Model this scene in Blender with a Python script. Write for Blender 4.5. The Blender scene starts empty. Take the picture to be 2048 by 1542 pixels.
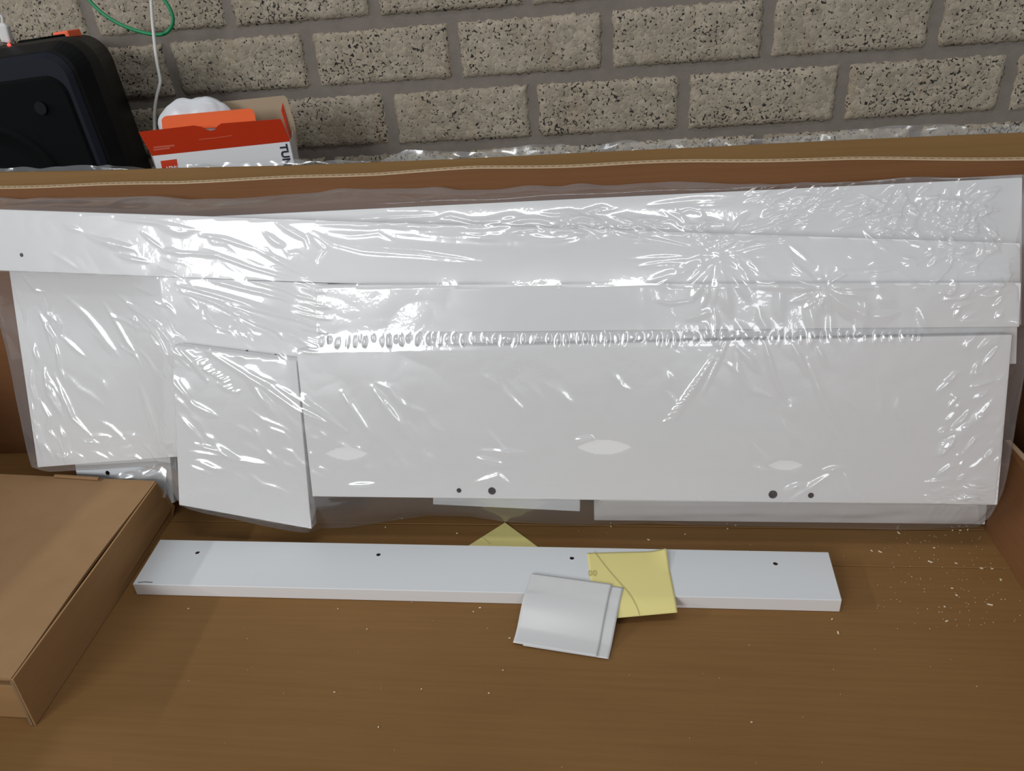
import bpy, bmesh, math, random
import numpy as np
from mathutils import Vector, Matrix, noise
random.seed(7); rng = np.random.default_rng(7)
S = bpy.context.scene; COL = S.collection

# ------------------------------------------------------------------ camera
F = 1528.43; yaw, pitch, roll = .1473, .5079, -.0844; CAMH = .55
def _cam():
    cy, sy = math.cos(yaw), math.sin(yaw)
    w = np.array([-sy*math.cos(pitch), cy*math.cos(pitch), -math.sin(pitch)])
    r0 = np.array([cy, sy, 0]); u0 = np.cross(r0, w)
    return math.cos(roll)*r0+math.sin(roll)*u0, -math.sin(roll)*r0+math.cos(roll)*u0, w
CR, CU, CW = _cam()
cam = bpy.data.cameras.new('camera'); camo = bpy.data.objects.new('camera', cam); COL.objects.link(camo)
cam.sensor_fit = 'HORIZONTAL'; cam.sensor_width = 36; cam.lens = F/2048*36; cam.clip_start = .01
M = Matrix.Identity(4)
for i in range(3):
    M[i][0], M[i][1], M[i][2] = CR[i], CU[i], -CW[i]
M[2][3] = CAMH
camo.matrix_world = M; S.camera = camo

# ------------------------------------------------------------------ light
world = bpy.data.worlds.new('world'); S.world = world; world.use_nodes = True
world.node_tree.nodes['Background'].inputs[0].default_value = (.86, .92, 1, 1)
world.node_tree.nodes['Background'].inputs[1].default_value = .26
def area(name, loc, target, sx, sy, energy, color, up=(0, 0, 1)):
    l = bpy.data.lights.new(name, 'AREA'); l.shape = 'RECTANGLE'; l.size = sx; l.size_y = sy
    l.energy = energy; l.color = color
    o = bpy.data.objects.new(name, l); COL.objects.link(o)
    d = (Vector(target)-Vector(loc)).normalized(); z = -d
    x = Vector(up).cross(z).normalized(); y = z.cross(x)
    m = Matrix.Identity(4)
    for i in range(3): m[i][0], m[i][1], m[i][2] = x[i], y[i], z[i]
    m.translation = loc; o.matrix_world = m
    return o
area('window_light', (-1.75, -2.6, 1.55), (-.1, .6, .2), 1.3, 1.1, 61, (.95, .98, 1))
area('second_window_light', (.75, -3.2, 1.5), (.2, .6, .2), .55, 1.1, 14, (.95, .98, 1))
area('ceiling_light', (.0, .15, 2.45), (.0, .35, 0), 1.2, .22, 9.5, (1, .99, .97), up=(0, 1, 0))
area('side_lamp_light', (-3.35, .0, 1.50), (-.1, .45, 0), .06, 1.5, 26, (1, .98, .94), up=(0, 1, 0))
S.view_settings.view_transform = 'Standard'; S.view_settings.look = 'None'
S.view_settings.exposure = 0.0; S.view_settings.gamma = 1; S.view_settings.use_curve_mapping = False

# ------------------------------------------------------------------ helpers: pixel -> plane of the place
O = np.array([0, 0, CAMH])
def ray(x, y): return CR*(x-1024)/F-CU*(y-771)/F+CW
def onz(x, y, z=0.): d = ray(x, y); return O+d*((z-CAMH)/d[2])
def ony(x, y, Y): d = ray(x, y); return O+d*(Y/d[1])
TH = math.radians(17); Y0 = .625-.06*math.tan(TH)
PT = np.array([0, math.sin(TH), math.cos(TH)]); PN = np.array([0, -math.cos(TH), math.sin(TH)]); PO = np.array([0, Y0, 0])
def pst(x, y, n):                      # pixel -> (s, t) on the leaning pack plane at offset n
    d = ray(x, y); k = ((PO+n*PN-O)@PN)/(d@PN); P = O+k*d
    return P[0], (P-PO)@PT
def pk(s, t, n): return PO+np.array([s, 0, 0])+t*PT+n*PN

# ------------------------------------------------------------------ materials
def newmat(name):
    m = bpy.data.materials.new(name); m.use_nodes = True
    nt = m.node_tree; b = nt.nodes['Principled BSDF']
    return m, nt, b
def nd(nt, typ, **kw):
    n = nt.nodes.new(typ)
    for k, v in kw.items():
        if k in n.inputs: n.inputs[k].default_value = v
        else: setattr(n, k, v)
    return n
def plain(name, col, rough=.5, metal=0, var=.06, scale=30, bump=0, bscale=300, spec=.5, trans=0):
    m, nt, b = newmat(name); L = nt.links
    tc = nd(nt, 'ShaderNodeTexCoord'); nz = nd(nt, 'ShaderNodeTexNoise', Scale=scale, Detail=4.)
    L.new(tc.outputs['Object'], nz.inputs['Vector'])
    r = nd(nt, 'ShaderNodeMixRGB'); r.inputs[1].default_value = tuple(c*(1-var) for c in col)+(1,); r.inputs[2].default_value = tuple(min(1, c*(1+var)) for c in col)+(1,)
    L.new(nz.outputs['Fac'], r.inputs[0]); L.new(r.outputs[0], b.inputs['Base Color'])
    b.inputs['Roughness'].default_value = rough; b.inputs['Metallic'].default_value = metal
    b.inputs['Specular IOR Level'].default_value = spec
    if bump:
        n2 = nd(nt, 'ShaderNodeTexNoise', Scale=bscale, Detail=3.); L.new(tc.outputs['Object'], n2.inputs['Vector'])
        bp = nd(nt, 'ShaderNodeBump', Strength=bump, Distance=.001); L.new(n2.outputs['Fac'], bp.inputs['Height']); L.new(bp.outputs[0], b.inputs['Normal'])
    return m
def cardboard(name, c1, c2, rough=.62, stretch=(6, 220, 60)):
    m, nt, b = newmat(name); L = nt.links
    tc = nd(nt, 'ShaderNodeTexCoord'); mp = nd(nt, 'ShaderNodeMapping'); mp.inputs['Scale'].default_value = stretch
    L.new(tc.outputs['Object'], mp.inputs['Vector'])
    n1 = nd(nt, 'ShaderNodeTexNoise', Scale=1., Detail=5., Roughness=.65); L.new(mp.outputs[0], n1.inputs['Vector'])
    n2 = nd(nt, 'ShaderNodeTexNoise', Scale=5., Detail=3.); L.new(tc.outputs['Object'], n2.inputs['Vector'])
    n3 = nd(nt, 'ShaderNodeTexNoise', Scale=900., Detail=2.); L.new(tc.outputs['Object'], n3.inputs['Vector'])
    a = nd(nt, 'ShaderNodeMath', operation='ADD'); L.new(n1.outputs['Fac'], a.inputs[0]); L.new(n2.outputs['Fac'], a.inputs[1])
    a2 = nd(nt, 'ShaderNodeMath', operation='MULTIPLY_ADD'); L.new(n3.outputs['Fac'], a2.inputs[0]); a2.inputs[1].default_value = .35; L.new(a.outputs[0], a2.inputs[2])
    mr = nd(nt, 'ShaderNodeMapRange'); mr.inputs[1].default_value = .8; mr.inputs[2].default_value = 1.55; L.new(a2.outputs[0], mr.inputs[0])
    r = nd(nt, 'ShaderNodeMixRGB'); r.inputs[1].default_value = c1+(1,); r.inputs[2].default_value = c2+(1,)
    L.new(mr.outputs[0], r.inputs[0]); L.new(r.outputs[0], b.inputs['Base Color'])
    b.inputs['Roughness'].default_value = rough; b.inputs['Specular IOR Level'].default_value = .14
    bp = nd(nt, 'ShaderNodeBump', Strength=.12, Distance=.0006); L.new(n1.outputs['Fac'], bp.inputs['Height']); L.new(bp.outputs[0], b.inputs['Normal'])
    return m
def white_panel_mat(name, col, rough=.34):
    m, nt, b = newmat(name); L = nt.links
    tc = nd(nt, 'ShaderNodeTexCoord'); mp = nd(nt, 'ShaderNodeMapping'); mp.inputs['Scale'].default_value = (8, 300, 300)
    L.new(tc.outputs['Object'], mp.inputs['Vector']); n1 = nd(nt, 'ShaderNodeTexNoise', Scale=1., Detail=4.); L.new(mp.outputs[0], n1.inputs['Vector'])
    r = nd(nt, 'ShaderNodeMixRGB'); r.inputs[1].default_value = tuple(c*.975 for c in col)+(1,); r.inputs[2].default_value = col+(1,)
    L.new(n1.outputs['Fac'], r.inputs[0]); L.new(r.outputs[0], b.inputs['Base Color'])
    b.inputs['Roughness'].default_value = rough; b.inputs['Specular IOR Level'].default_value = .45
    return m
def film_mat(name, haze=.075, base=.115, rough=.06, tint=(1, 1, 1), edge=.5):
    m = bpy.data.materials.new(name); m.use_nodes = True; nt = m.node_tree; L = nt.links
    nt.nodes.remove(nt.nodes['Principled BSDF']); out = nt.nodes['Material Output']
    tr = nd(nt, 'ShaderNodeBsdfTransparent'); tr.inputs[0].default_value = tint+(1,)
    tc = nd(nt, 'ShaderNodeTexCoord'); fn = nd(nt, 'ShaderNodeTexNoise', Scale=140., Detail=2.); L.new(tc.outputs['Object'], fn.inputs['Vector'])
    bp = nd(nt, 'ShaderNodeBump', Strength=.35, Distance=.0006); L.new(fn.outputs['Fac'], bp.inputs['Height'])
    g1 = nd(nt, 'ShaderNodeBsdfGlossy'); g1.inputs['Roughness'].default_value = rough; L.new(bp.outputs[0], g1.inputs['Normal'])
    g2 = nd(nt, 'ShaderNodeBsdfGlossy'); g2.inputs['Roughness'].default_value = .24
    gl = nd(nt, 'ShaderNodeMixShader'); gl.inputs[0].default_value = .45; L.new(g1.outputs[0], gl.inputs[1]); L.new(g2.outputs[0], gl.inputs[2])
    df = nd(nt, 'ShaderNodeBsdfDiffuse'); df.inputs[0].default_value = (.85, .86, .88, 1)
    lw = nd(nt, 'ShaderNodeLayerWeight'); lw.inputs[0].default_value = .5
    p = nd(nt, 'ShaderNodeMath', operation='POWER'); L.new(lw.outputs['Facing'], p.inputs[0]); p.inputs[1].default_value = 3.
    ma = nd(nt, 'ShaderNodeMath', operation='MULTIPLY_ADD'); L.new(p.outputs[0], ma.inputs[0]); ma.inputs[1].default_value = edge; ma.inputs[2].default_value = base
    hz = nd(nt, 'ShaderNodeMath', operation='MULTIPLY_ADD'); L.new(p.outputs[0], hz.inputs[0]); hz.inputs[1].default_value = .25; hz.inputs[2].default_value = haze
    m1 = nd(nt, 'ShaderNodeMixShader'); L.new(hz.outputs[0], m1.inputs[0]); L.new(tr.outputs[0], m1.inputs[1]); L.new(df.outputs[0], m1.inputs[2])
    m2 = nd(nt, 'ShaderNodeMixShader'); L.new(ma.outputs[0], m2.inputs[0]); L.new(m1.outputs[0], m2.inputs[1]); L.new(gl.outputs[0], m2.inputs[2])
    L.new(m2.outputs[0], out.inputs['Surface'])
    return m
def brick_mat():
    m, nt, b = newmat('split_concrete'); L = nt.links
    tc = nd(nt, 'ShaderNodeTexCoord'); oi = nd(nt, 'ShaderNodeObjectInfo')
    off = nd(nt, 'ShaderNodeVectorMath', operation='SCALE'); cx = nd(nt, 'ShaderNodeCombineXYZ')
    for i in range(3): L.new(oi.outputs['Random'], cx.inputs[i])
    L.new(cx.outputs[0], off.inputs[0]); off.inputs['Scale'].default_value = 37.
    ad = nd(nt, 'ShaderNodeVectorMath', operation='ADD'); L.new(tc.outputs['Object'], ad.inputs[0]); L.new(off.outputs[0], ad.inputs[1])
    # chips
    wob = nd(nt, 'ShaderNodeTexNoise', Scale=160., Detail=2.); L.new(ad.outputs[0], wob.inputs['Vector'])
    wm = nd(nt, 'ShaderNodeVectorMath', operation='MULTIPLY_ADD'); L.new(wob.outputs['Color'], wm.inputs[0]); wm.inputs[1].default_value = (.006,)*3; L.new(ad.outputs[0], wm.inputs[2])
    v1 = nd(nt, 'ShaderNodeTexVoronoi', Scale=150.); v1.feature = 'DISTANCE_TO_EDGE'; L.new(wm.outputs[0], v1.inputs['Vector'])
    v2 = nd(nt, 'ShaderNodeTexVoronoi', Scale=150.); L.new(wm.outputs[0], v2.inputs['Vector'])
    nz = nd(nt, 'ShaderNodeTexNoise', Scale=230., Detail=1., Roughness=.5); L.new(ad.outputs[0], nz.inputs['Vector'])
    dens = nd(nt, 'ShaderNodeTexNoise', Scale=14., Detail=2.); L.new(ad.outputs[0], dens.inputs['Vector'])
    # pit = (edge small) and (noise high)
    e = nd(nt, 'ShaderNodeMapRange'); e.inputs[1].default_value = .07; e.inputs[2].default_value = .15; e.inputs[3].default_value = 1; e.inputs[4].default_value = 0; L.new(v1.outputs['Distance'], e.inputs[0])
    thr = nd(nt, 'ShaderNodeMath', operation='MULTIPLY_ADD'); L.new(dens.outputs['Fac'], thr.inputs[0]); thr.inputs[1].default_value = .35; L.new(nz.outputs['Fac'], thr.inputs[2])
    k = nd(nt, 'ShaderNodeMapRange'); k.inputs[1].default_value = .762; k.inputs[2].default_value = .815; L.new(thr.outputs[0], k.inputs[0])
    pit = nd(nt, 'ShaderNodeMath', operation='MULTIPLY'); L.new(e.outputs[0], pit.inputs[0]); L.new(k.outputs[0], pit.inputs[1])
    big = nd(nt, 'ShaderNodeTexNoise', Scale=12., Detail=3.); L.new(ad.outputs[0], big.inputs['Vector'])
    c0 = nd(nt, 'ShaderNodeMixRGB'); c0.inputs[1].default_value = (.258, .215, .157, 1); c0.inputs[2].default_value = (.385, .332, .26, 1); L.new(big.outputs['Fac'], c0.inputs[0])
    sep = nd(nt, 'ShaderNodeSeparateColor'); L.new(v2.outputs['Color'], sep.inputs[0])
    hs = nd(nt, 'ShaderNodeHueSaturation'); L.new(c0.outputs[0], hs.inputs['Color'])
    mv = nd(nt, 'ShaderNodeMapRange'); mv.inputs[3].default_value = .84; mv.inputs[4].default_value = 1.2; L.new(sep.outputs[0], mv.inputs[0]); L.new(mv.outputs[0], hs.inputs['Value'])
    # rusty vertical stains
    mp = nd(nt, 'ShaderNodeMapping'); mp.inputs['Scale'].default_value = (38, 1, 5); L.new(ad.outputs[0], mp.inputs['Vector'])
    st = nd(nt, 'ShaderNodeTexNoise', Scale=1., Detail=2.); L.new(mp.outputs[0], st.inputs['Vector'])
    sr = nd(nt, 'ShaderNodeMapRange'); sr.inputs[1].default_value = .62; sr.inputs[2].default_value = .8; sr.inputs[4].default_value = .5; L.new(st.outputs['Fac'], sr.inputs[0])
    c1 = nd(nt, 'ShaderNodeMixRGB'); c1.inputs[2].default_value = (.27, .19, .12, 1); L.new(sr.outputs[0], c1.inputs[0]); L.new(hs.outputs[0], c1.inputs[1])
    c2 = nd(nt, 'ShaderNodeMixRGB'); c2.inputs[2].default_value = (.022, .020, .020, 1); L.new(pit.outputs[0], c2.inputs[0]); L.new(c1.outputs[0], c2.inputs[1])
    L.new(c2.outputs[0], b.inputs['Base Color']); b.inputs['Roughness'].default_value = .85; b.inputs['Specular IOR Level'].default_value = .2
    hgt = nd(nt, 'ShaderNodeMath', operation='SUBTRACT'); L.new(v1.outputs['Distance'], hgt.inputs[0]); L.new(pit.outputs[0], hgt.inputs[1])
    bp = nd(nt, 'ShaderNodeBump', Strength=.55, Distance=.0022); L.new(hgt.outputs[0], bp.inputs['Height']); L.new(bp.outputs[0], b.inputs['Normal'])
    return m
MT = dict(
    brick=brick_mat(),
    mortar=plain('mortar', (.20, .170, .145), .9, var=.18, scale=60, bump=.4, bscale=400, spec=.2),
    concrete=plain('room_floor_concrete', (.22, .21, .20), .8, var=.12, scale=8),
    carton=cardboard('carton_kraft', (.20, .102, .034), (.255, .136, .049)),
    carton_shaded=cardboard('carton_kraft_shaded', (.165, .071, .028), (.21, .094, .038), stretch=(5, 30, 250)),  # same kraft made darker: shade on the upright walls put into the colour
    tan=cardboard('kraft_tan', (.225, .124, .044), (.265, .150, .058), stretch=(5, 60, 250)),
    liner=plain('kraft_cut_liner', (.50, .36, .22), .8, var=.1, scale=200),
    flute=plain('kraft_flute', (.24, .15, .08), .85, var=.1, scale=200),
    box=cardboard('flat_box_kraft', (.315, .185, .088), (.36, .215, .108), stretch=(40, 40, 40)),
    boxside=cardboard('flat_box_kraft_side', (.33, .185, .078), (.38, .22, .098), stretch=(60, 8, 200)),
    white=white_panel_mat('white_melamine', (.80, .795, .79)),
    cool=white_panel_mat('cool_white_melamine', (.70, .722, .738), .38),
    edge=white_panel_mat('white_edging', (.82, .80, .785), .45),
    chip=plain('chipboard_hole', (.10, .065, .055), .9, var=.4, scale=800),
    film=film_mat('shrink_film'),
    film_loose=film_mat('loose_film', haze=.10, base=.10, rough=.10),
    foil=film_mat('pouch_film', haze=.30, base=.30, rough=.16),
    tissue=plain('foam_bag', (.70, .71, .73), .35, var=.06, scale=40),
    yellow=plain('yellow_paper', (.79, .70, .28), .6, var=.02, scale=20, spec=.25),
    paper=plain('white_paper', (.66, .655, .65), .28, var=.015, scale=20, spec=.5),
    pencil=plain('pencil_grey', (.07, .07, .08), .7),
    pencil_faint=plain('faint_print', (.52, .46, .20), .7),
    black=plain('black_plastic', (.006, .0062, .007), .45, var=.2, scale=60, spec=.12),
    grille=plain('black_grille', (.0025, .0036, .0038), .7, var=.2, scale=400, bump=.5, bscale=1500, spec=.06),
    bezel=plain('charcoal_bezel', (.010, .012, .018), .5, spec=.12),
    orange=plain('orange_plastic', (.85, .12, .035), .45),
    red=plain('red_print', (.62, .045, .012), .35, var=.04),
    orange_card=plain('orange_card', (.95, .15, .03), .6, var=.04),
    whitecard=plain('white_print', (.78, .78, .79), .35, var=.02),
    innercard=plain('grey_tan_card', (.42, .32, .21), .7, var=.04),
    ink=plain('navy_ink', (.012, .013, .035), .5),
    faintred=plain('pale_print', (.72, .16, .10), .5),
    cable=plain('white_cable', (.62, .61, .58), .45),
    green=plain('green_cable', (.010, .23, .085), .4),
    dust=plain('wood_crumb', (.80, .68, .50), .8, var=.15, scale=100),
)
led, nt, b = newmat('red_led'); b.inputs['Base Color'].default_value = (.6, .02, .02, 1)
b.inputs['Emission Color'].default_value = (1, .05, .04, 1); b.inputs['Emission Strength'].default_value = 3
MT['led'] = led

# ------------------------------------------------------------------ mesh helpers
def link(name, me, mat, parent=None, smooth=False):
    o = bpy.data.objects.new(name, me); COL.objects.link(o)
    if mat is not None and not me.materials: me.materials.append(mat)
    if parent is not None: o.parent = parent
    if smooth: me.polygons.foreach_set('use_smooth', [True]*len(me.polygons))
    return o
def tag(o, label, cat, group=None):
    o['label'] = label; o['category'] = cat
    if group: o['group'] = group
    return o
def struct(o): o['kind'] = 'structure'; return o
def empty(name, label, cat, group=None, loc=(0, 0, 0)):
    o = bpy.data.objects.new(name, None); COL.objects.link(o); o.location = loc; o.empty_display_size = .02
    return tag(o, label, cat, group)
def child(o, parent):                   # parent without moving (parent only has a location)
    o.parent = parent; o.location = Vector(o.location)-Vector(parent.location); return o
def bm_mesh(name, bm, bevel=0, seg=1):
    if bevel:
        bmesh.ops.bevel(bm, geom=[e for e in bm.edges], offset=bevel, segments=seg, affect='EDGES', profile=.6, clamp_overlap=True)
    bmesh.ops.recalc_face_normals(bm, faces=bm.faces)
    me = bpy.data.meshes.new(name); bm.to_mesh(me); bm.free(); return me
def prism(bm, pts, off):                # polygon pts (3D) extruded by vector off
    a = [bm.verts.new(Vector(p)) for p in pts]; c = [bm.verts.new(Vector(p)+Vector(off)) for p in pts]
    n = len(a); bm.faces.new(a); bm.faces.new(c[::-1])
    for i in range(n): bm.faces.new((a[i], c[i], c[(i+1) % n], a[(i+1) % n]))
def boxm(bm, x0, x1, y0, y1, z0, z1):
    prism(bm, [(x0, y0, z0), (x1, y0, z0), (x1, y1, z0), (x0, y1, z0)], (0, 0, z1-z0))
def mk_prism(name, pts, off, mat, parent=None, bevel=0, seg=1):
    bm = bmesh.new(); prism(bm, pts, off); return link(name, bm_mesh(name, bm, bevel, seg), mat, parent)
def mk_box(name, x0, x1, y0, y1, z0, z1, mat, parent=None, bevel=0, seg=1):
    bm = bmesh.new(); boxm(bm, x0, x1, y0, y1, z0, z1); return link(name, bm_mesh(name, bm, bevel, seg), mat, parent)
def smooth_path(pts, n=10):
    P = [Vector(p) for p in pts]; out = []
    for i in range(len(P)-1):
        p0 = P[max(i-1, 0)]; p1 = P[i]; p2 = P[i+1]; p3 = P[min(i+2, len(P)-1)]
        for k in range(n):
            t = k/n; out.append(.5*((2*p1)+(p2-p0)*t+(2*p0-5*p1+4*p2-p3)*t*t+(-p0+3*p1-3*p2+p3)*t**3))
    out.append(P[-1]); return out
def tube(name, pts, r, mat, parent=None, n=10, seg=10):
    path = smooth_path(pts, n); bm = bmesh.new(); rings = []
    ref = Vector((0, 1, .013)); 
    for i, p in enumerate(path):
        d = (path[min(i+1, len(path)-1)]-path[max(i-1, 0)]).normalized()
        x = d.cross(ref); x = x.normalized() if x.length > 1e-4 else Vector((1, 0, 0)); y = d.cross(x)
        rings.append([bm.verts.new(p+r*(math.cos(a)*x+math.sin(a)*y)) for a in [2*math.pi*k/seg for k in range(seg)]])
    for a, c in zip(rings, rings[1:]):
        for k in range(seg): bm.faces.new((a[k], a[(k+1) % seg], c[(k+1) % seg], c[k]))
    bm.faces.new(rings[0]); bm.faces.new(rings[-1][::-1])
    return link(name, bm_mesh(name, bm), mat, parent, smooth=True)
def frame(n, up):
    n = Vector(n).normalized(); u = Vector(up); u = (u-n*u.dot(n)).normalized(); x = u.cross(n); return x, u, n
def cyl(bm, c, axis, r, depth, seg=20, close=True):
    x, u, n = frame(axis, (1, .1, .2)); c = Vector(c)
    a = [bm.verts.new(c+r*(math.cos(t)*x+math.sin(t)*u)) for t in [2*math.pi*k/seg for k in range(seg)]]
    d = [bm.verts.new(v.co+n*depth) for v in a]
    for k in range(seg): bm.faces.new((a[k], a[(k+1) % seg], d[(k+1) % seg], d[k]))
    bm.faces.new(d)
    if close: bm.faces.new(a[::-1])
def drill(o, holes, axis, depth):       # real holes: holes = [(centre on surface, radius)], axis into the board
    ax = Vector(axis).normalized(); bm = bmesh.new()
    for c, r in holes: cyl(bm, Vector(c)-ax*.004, ax, r, depth+.004, 24)
    cut = link('cutter', bm_mesh('cutter', bm), None)
    md = o.modifiers.new('b', 'BOOLEAN'); md.object = cut; md.operation = 'DIFFERENCE'; md.solver = 'EXACT'
    dg = bpy.context.evaluated_depsgraph_get(); dg.update()
    me = bpy.data.meshes.new_from_object(o.evaluated_get(dg)); o.modifiers.clear(); o.data = me
    bpy.data.objects.remove(cut)
    for c, r in holes:
        bm = bmesh.new(); cyl(bm, Vector(c)+ax*.0006, ax, r*.985, depth-.0009, 24, close=False)
        link('screw_hole', bm_mesh('screw_hole', bm), MT['chip'], o)
def strip(name, pts, w, nrm, mat, parent, lift=.0002):     # thin raised line lying on a surface
    P = [Vector(p) for p in pts]; n = Vector(nrm).normalized(); bm = bmesh.new(); L = []
    for i, p in enumerate(P):
        d = (P[min(i+1, len(P)-1)]-P[max(i-1, 0)]).normalized(); s = d.cross(n).normalized()*w/2
        L.append([bm.verts.new(p+n*lift*k+q) for k in (-.5, 1) for q in (s, -s)])
    for a, c in zip(L, L[1:]):
        for i, j in ((0, 1), (1, 3), (3, 2), (2, 0)): bm.faces.new((a[i], a[j], c[j], c[i]))
    bm.faces.new((L[0][0], L[0][2], L[0][3], L[0][1])); bm.faces.new((L[-1][0], L[-1][1], L[-1][3], L[-1][2]))
    return link(name, bm_mesh(name, bm), mat, parent)
def text_mesh(name, body, size, origin, xdir, nrm, mat, parent, depth=.0002, bold=0):
    cu = bpy.data.curves.new(name, 'FONT'); cu.body = body; cu.size = size; cu.extrude = depth; cu.offset = bold
    t = bpy.data.objects.new(name, cu); COL.objects.link(t)
    x = Vector(xdir).normalized(); n = Vector(nrm).normalized(); y = n.cross(x)
    m = Matrix.Identity(4)
    for i in range(3): m[i][0], m[i][1], m[i][2] = x[i], y[i], n[i]
    m.translation = Vector(origin)
    dg = bpy.context.evaluated_depsgraph_get(); dg.update()
    me = bpy.data.meshes.new_from_object(t.evaluated_get(dg)); bpy.data.objects.remove(t); me.transform(m)
    me.materials.clear(); me.name = name
    return link(name, me, mat, parent)
def grid_mesh(name, P, mask=None):      # P (r, c, 3) array
    r, c = P.shape[:2]; me = bpy.data.meshes.new(name)
    idx = np.arange(r*c).reshape(r, c)
    q = np.stack([idx[:-1, :-1], idx[:-1, 1:], idx[1:, 1:], idx[1:, :-1]], -1)
    if mask is not None: q = q[mask]
    q = q.reshape(-1, 4)
    me.vertices.add(r*c); me.vertices.foreach_set('co', P.reshape(-1).astype(np.float32))
    me.loops.add(q.size); me.loops.foreach_set('vertex_index', q.reshape(-1).astype(np.int32))
    me.polygons.add(len(q)); me.polygons.foreach_set('loop_start', np.arange(0, q.size, 4, dtype=np.int32))
    me.update(calc_edges=True); me.validate()
    me.polygons.foreach_set('use_smooth', [True]*len(me.polygons))
    return me
def vnoise(shape, cells, seed):         # smooth value noise, cells = (ny, nx)
    g = np.random.default_rng(seed).standard_normal((int(cells[0])+3, int(cells[1])+3))
    y = np.linspace(0, cells[0], shape[0]); x = np.linspace(0, cells[1], shape[1])
    yi = np.floor(y).astype(int); xi = np.floor(x).astype(int); fy = y-yi; fx = x-xi
    def w(f): return [(1-f)**3/6, (3*f**3-6*f**2+4)/6, (-3*f**3+3*f**2+3*f+1)/6, f**3/6]
    wy, wx = w(fy), w(fx); out = np.zeros(shape)
    g = np.pad(g, 1, mode='edge')
    for i in range(4):
        for j in range(4): out += wy[i][:, None]*wx[j][None, :]*g[np.ix_(yi+i, xi+j)]
    return out

# ------------------------------------------------------------------ the setting: brick wall, room floor, ledge
WY = 1.217; BL, BH, JT = .225, .0922, .0155; ZL0 = CAMH-.0672; XO = -.4491
wall = struct(mk_box('wall_back', -1.75, 1.45, WY+.005, WY+.11, -.008, 1.0, MT['mortar']))
struct(mk_box('floor', -2.4, 2.2, -2.2, WY+.11, -.05, -.0082, MT['concrete']))
struct(mk_box('trim_1', -1.75, 1.45, .87, WY+.005, -.008, .20, MT['mortar'], bevel=.004))
def brick_variant(seed):
    nx, nz = 46, 18; w, h = BL-JT, BH-JT
    rs = np.random.default_rng(seed); V = np.zeros((nz+1, nx+1, 3))
    for j in range(nz+1):
        for i in range(nx+1):
            u, v = i/nx, j/nz; x = (u-.5)*w; z = (v-.5)*h
            ed = min(u*w, (1-u)*w, v*h, (1-v)*h)
            d = noise.noise(Vector((x*45+seed*9, z*45, 1.3)))*.0016+noise.noise(Vector((x*190+seed*5, z*190, 4.)))*.0013
            rnd = .0055*math.exp(-ed/.0035)
            if ed < 1e-6:
                k = noise.noise(Vector((x*130+seed*3, z*130, 7.)))*.0036
                if i in (0, nx): x += k
                if j in (0, nz): z += k
            V[j, i] = (x, -d+rnd, z)
    me = grid_mesh('brick', V[:, :, :])
    bm = bmesh.new(); bm.from_mesh(me); be = [e for e in bm.edges if e.is_boundary]
    r = bmesh.ops.extrude_edge_only(bm, edges=be)
    for v in [g for g in r['geom'] if isinstance(g, bmesh.types.BMVert)]: v.co.y = .02
    bmesh.ops.recalc_face_normals(bm, faces=bm.faces); bm.to_mesh(me); bm.free()
    me.polygons.foreach_set('use_smooth', [True]*len(me.polygons)); me.materials.append(MT['brick'])
    return me
variants = [brick_variant(s) for s in range(1, 6)]
k = 0
for row in range(-4, 3):                # row r lies between course lines r and r+1 (downwards)
    zc = ZL0-(row+.5)*BH
    odd = (row % 2 != 0)
    for i in range(-6, 9):
        xc = XO+(i+.5)*BL+(BL/2 if odd else 0)
        if not -1.7 < xc < 1.4: continue
        b_ = link('brick', variants[(k*7+row*3) % 5], None, wall)
        b_.location = (xc, WY-.0005+random.uniform(-.001, .001), zc+random.uniform(-.0006, .0006))
        b_.rotation_euler = (0, random.uniform(-.006, .006), random.choice((0, 0)) + random.uniform(-.006, .006)); k += 1

# ------------------------------------------------------------------ the large open carton
carton = empty('large_carton', 'large open brown corrugated carton filling the foreground under the wrapped panels', 'carton', loc=(0, .4, 0))
def cpart(o): return child(o, carton)
XL, XR = -.875, .384; YF, YR = -.30, .802; CT = .006
cpart(mk_box('base_panel', XL, .452, YF, .6035, -CT, 0, MT['carton'], bevel=.0006))
cpart(mk_box('base_panel', XL, .452, .6036, .659, -CT, .0005, MT['carton'], bevel=.0006))
cpart(mk_box('base_panel', XL, .470, .6603, YR+CT, -CT, .0002, MT['carton'], bevel=.0006))
# rear wall: gently wavy top rim traced along the wall plane, corrugated cut edge on top
rim = [(-90, 379), (0, 376), (150, 372), (350, 366), (600, 353), (760, 347), (950, 336), (1150, 332), (1400, 324), (1700, 318), (2048, 317), (2250, 312)]
rimX = [ony(x, y, YR)[0] for x, y in rim]; rimZ = [ony(x, y, YR)[2] for x, y in rim]
xs = np.linspace(XL, .470, 150); zr = np.interp(xs, rimX, rimZ)+.0006*np.sin(xs*31)
yr = .0025*np.sin(xs*9+1)+.0012*np.sin(xs*23)
def wall_strip(name, xs, ys, zb, zt, th, mat):
    bm = bmesh.new(); R = []
    for x, y, b0, t0 in zip(xs, ys, zb, zt): R.append([bm.verts.new(p) for p in ((x, y, b0), (x, y, t0), (x, y+th, t0), (x, y+th, b0))])
    for a, c in zip(R, R[1:]):
        for i in range(4): bm.faces.new((a[i], a[(i+1) % 4], c[(i+1) % 4], c[i]))
    bm.faces.new(R[0]); bm.faces.new(R[-1][::-1])
    return link(name, bm_mesh(name, bm), mat)
zb = np.full_like(xs, .0)
inner = cpart(wall_strip('rear_wall', xs, YR+yr, zb, zr, .0009, MT['carton_shaded']))
outer = wall_strip('liner', xs, YR+yr+.0064, zb, zr+.0003, .0009, MT['liner']); outer.parent = inner
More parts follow.
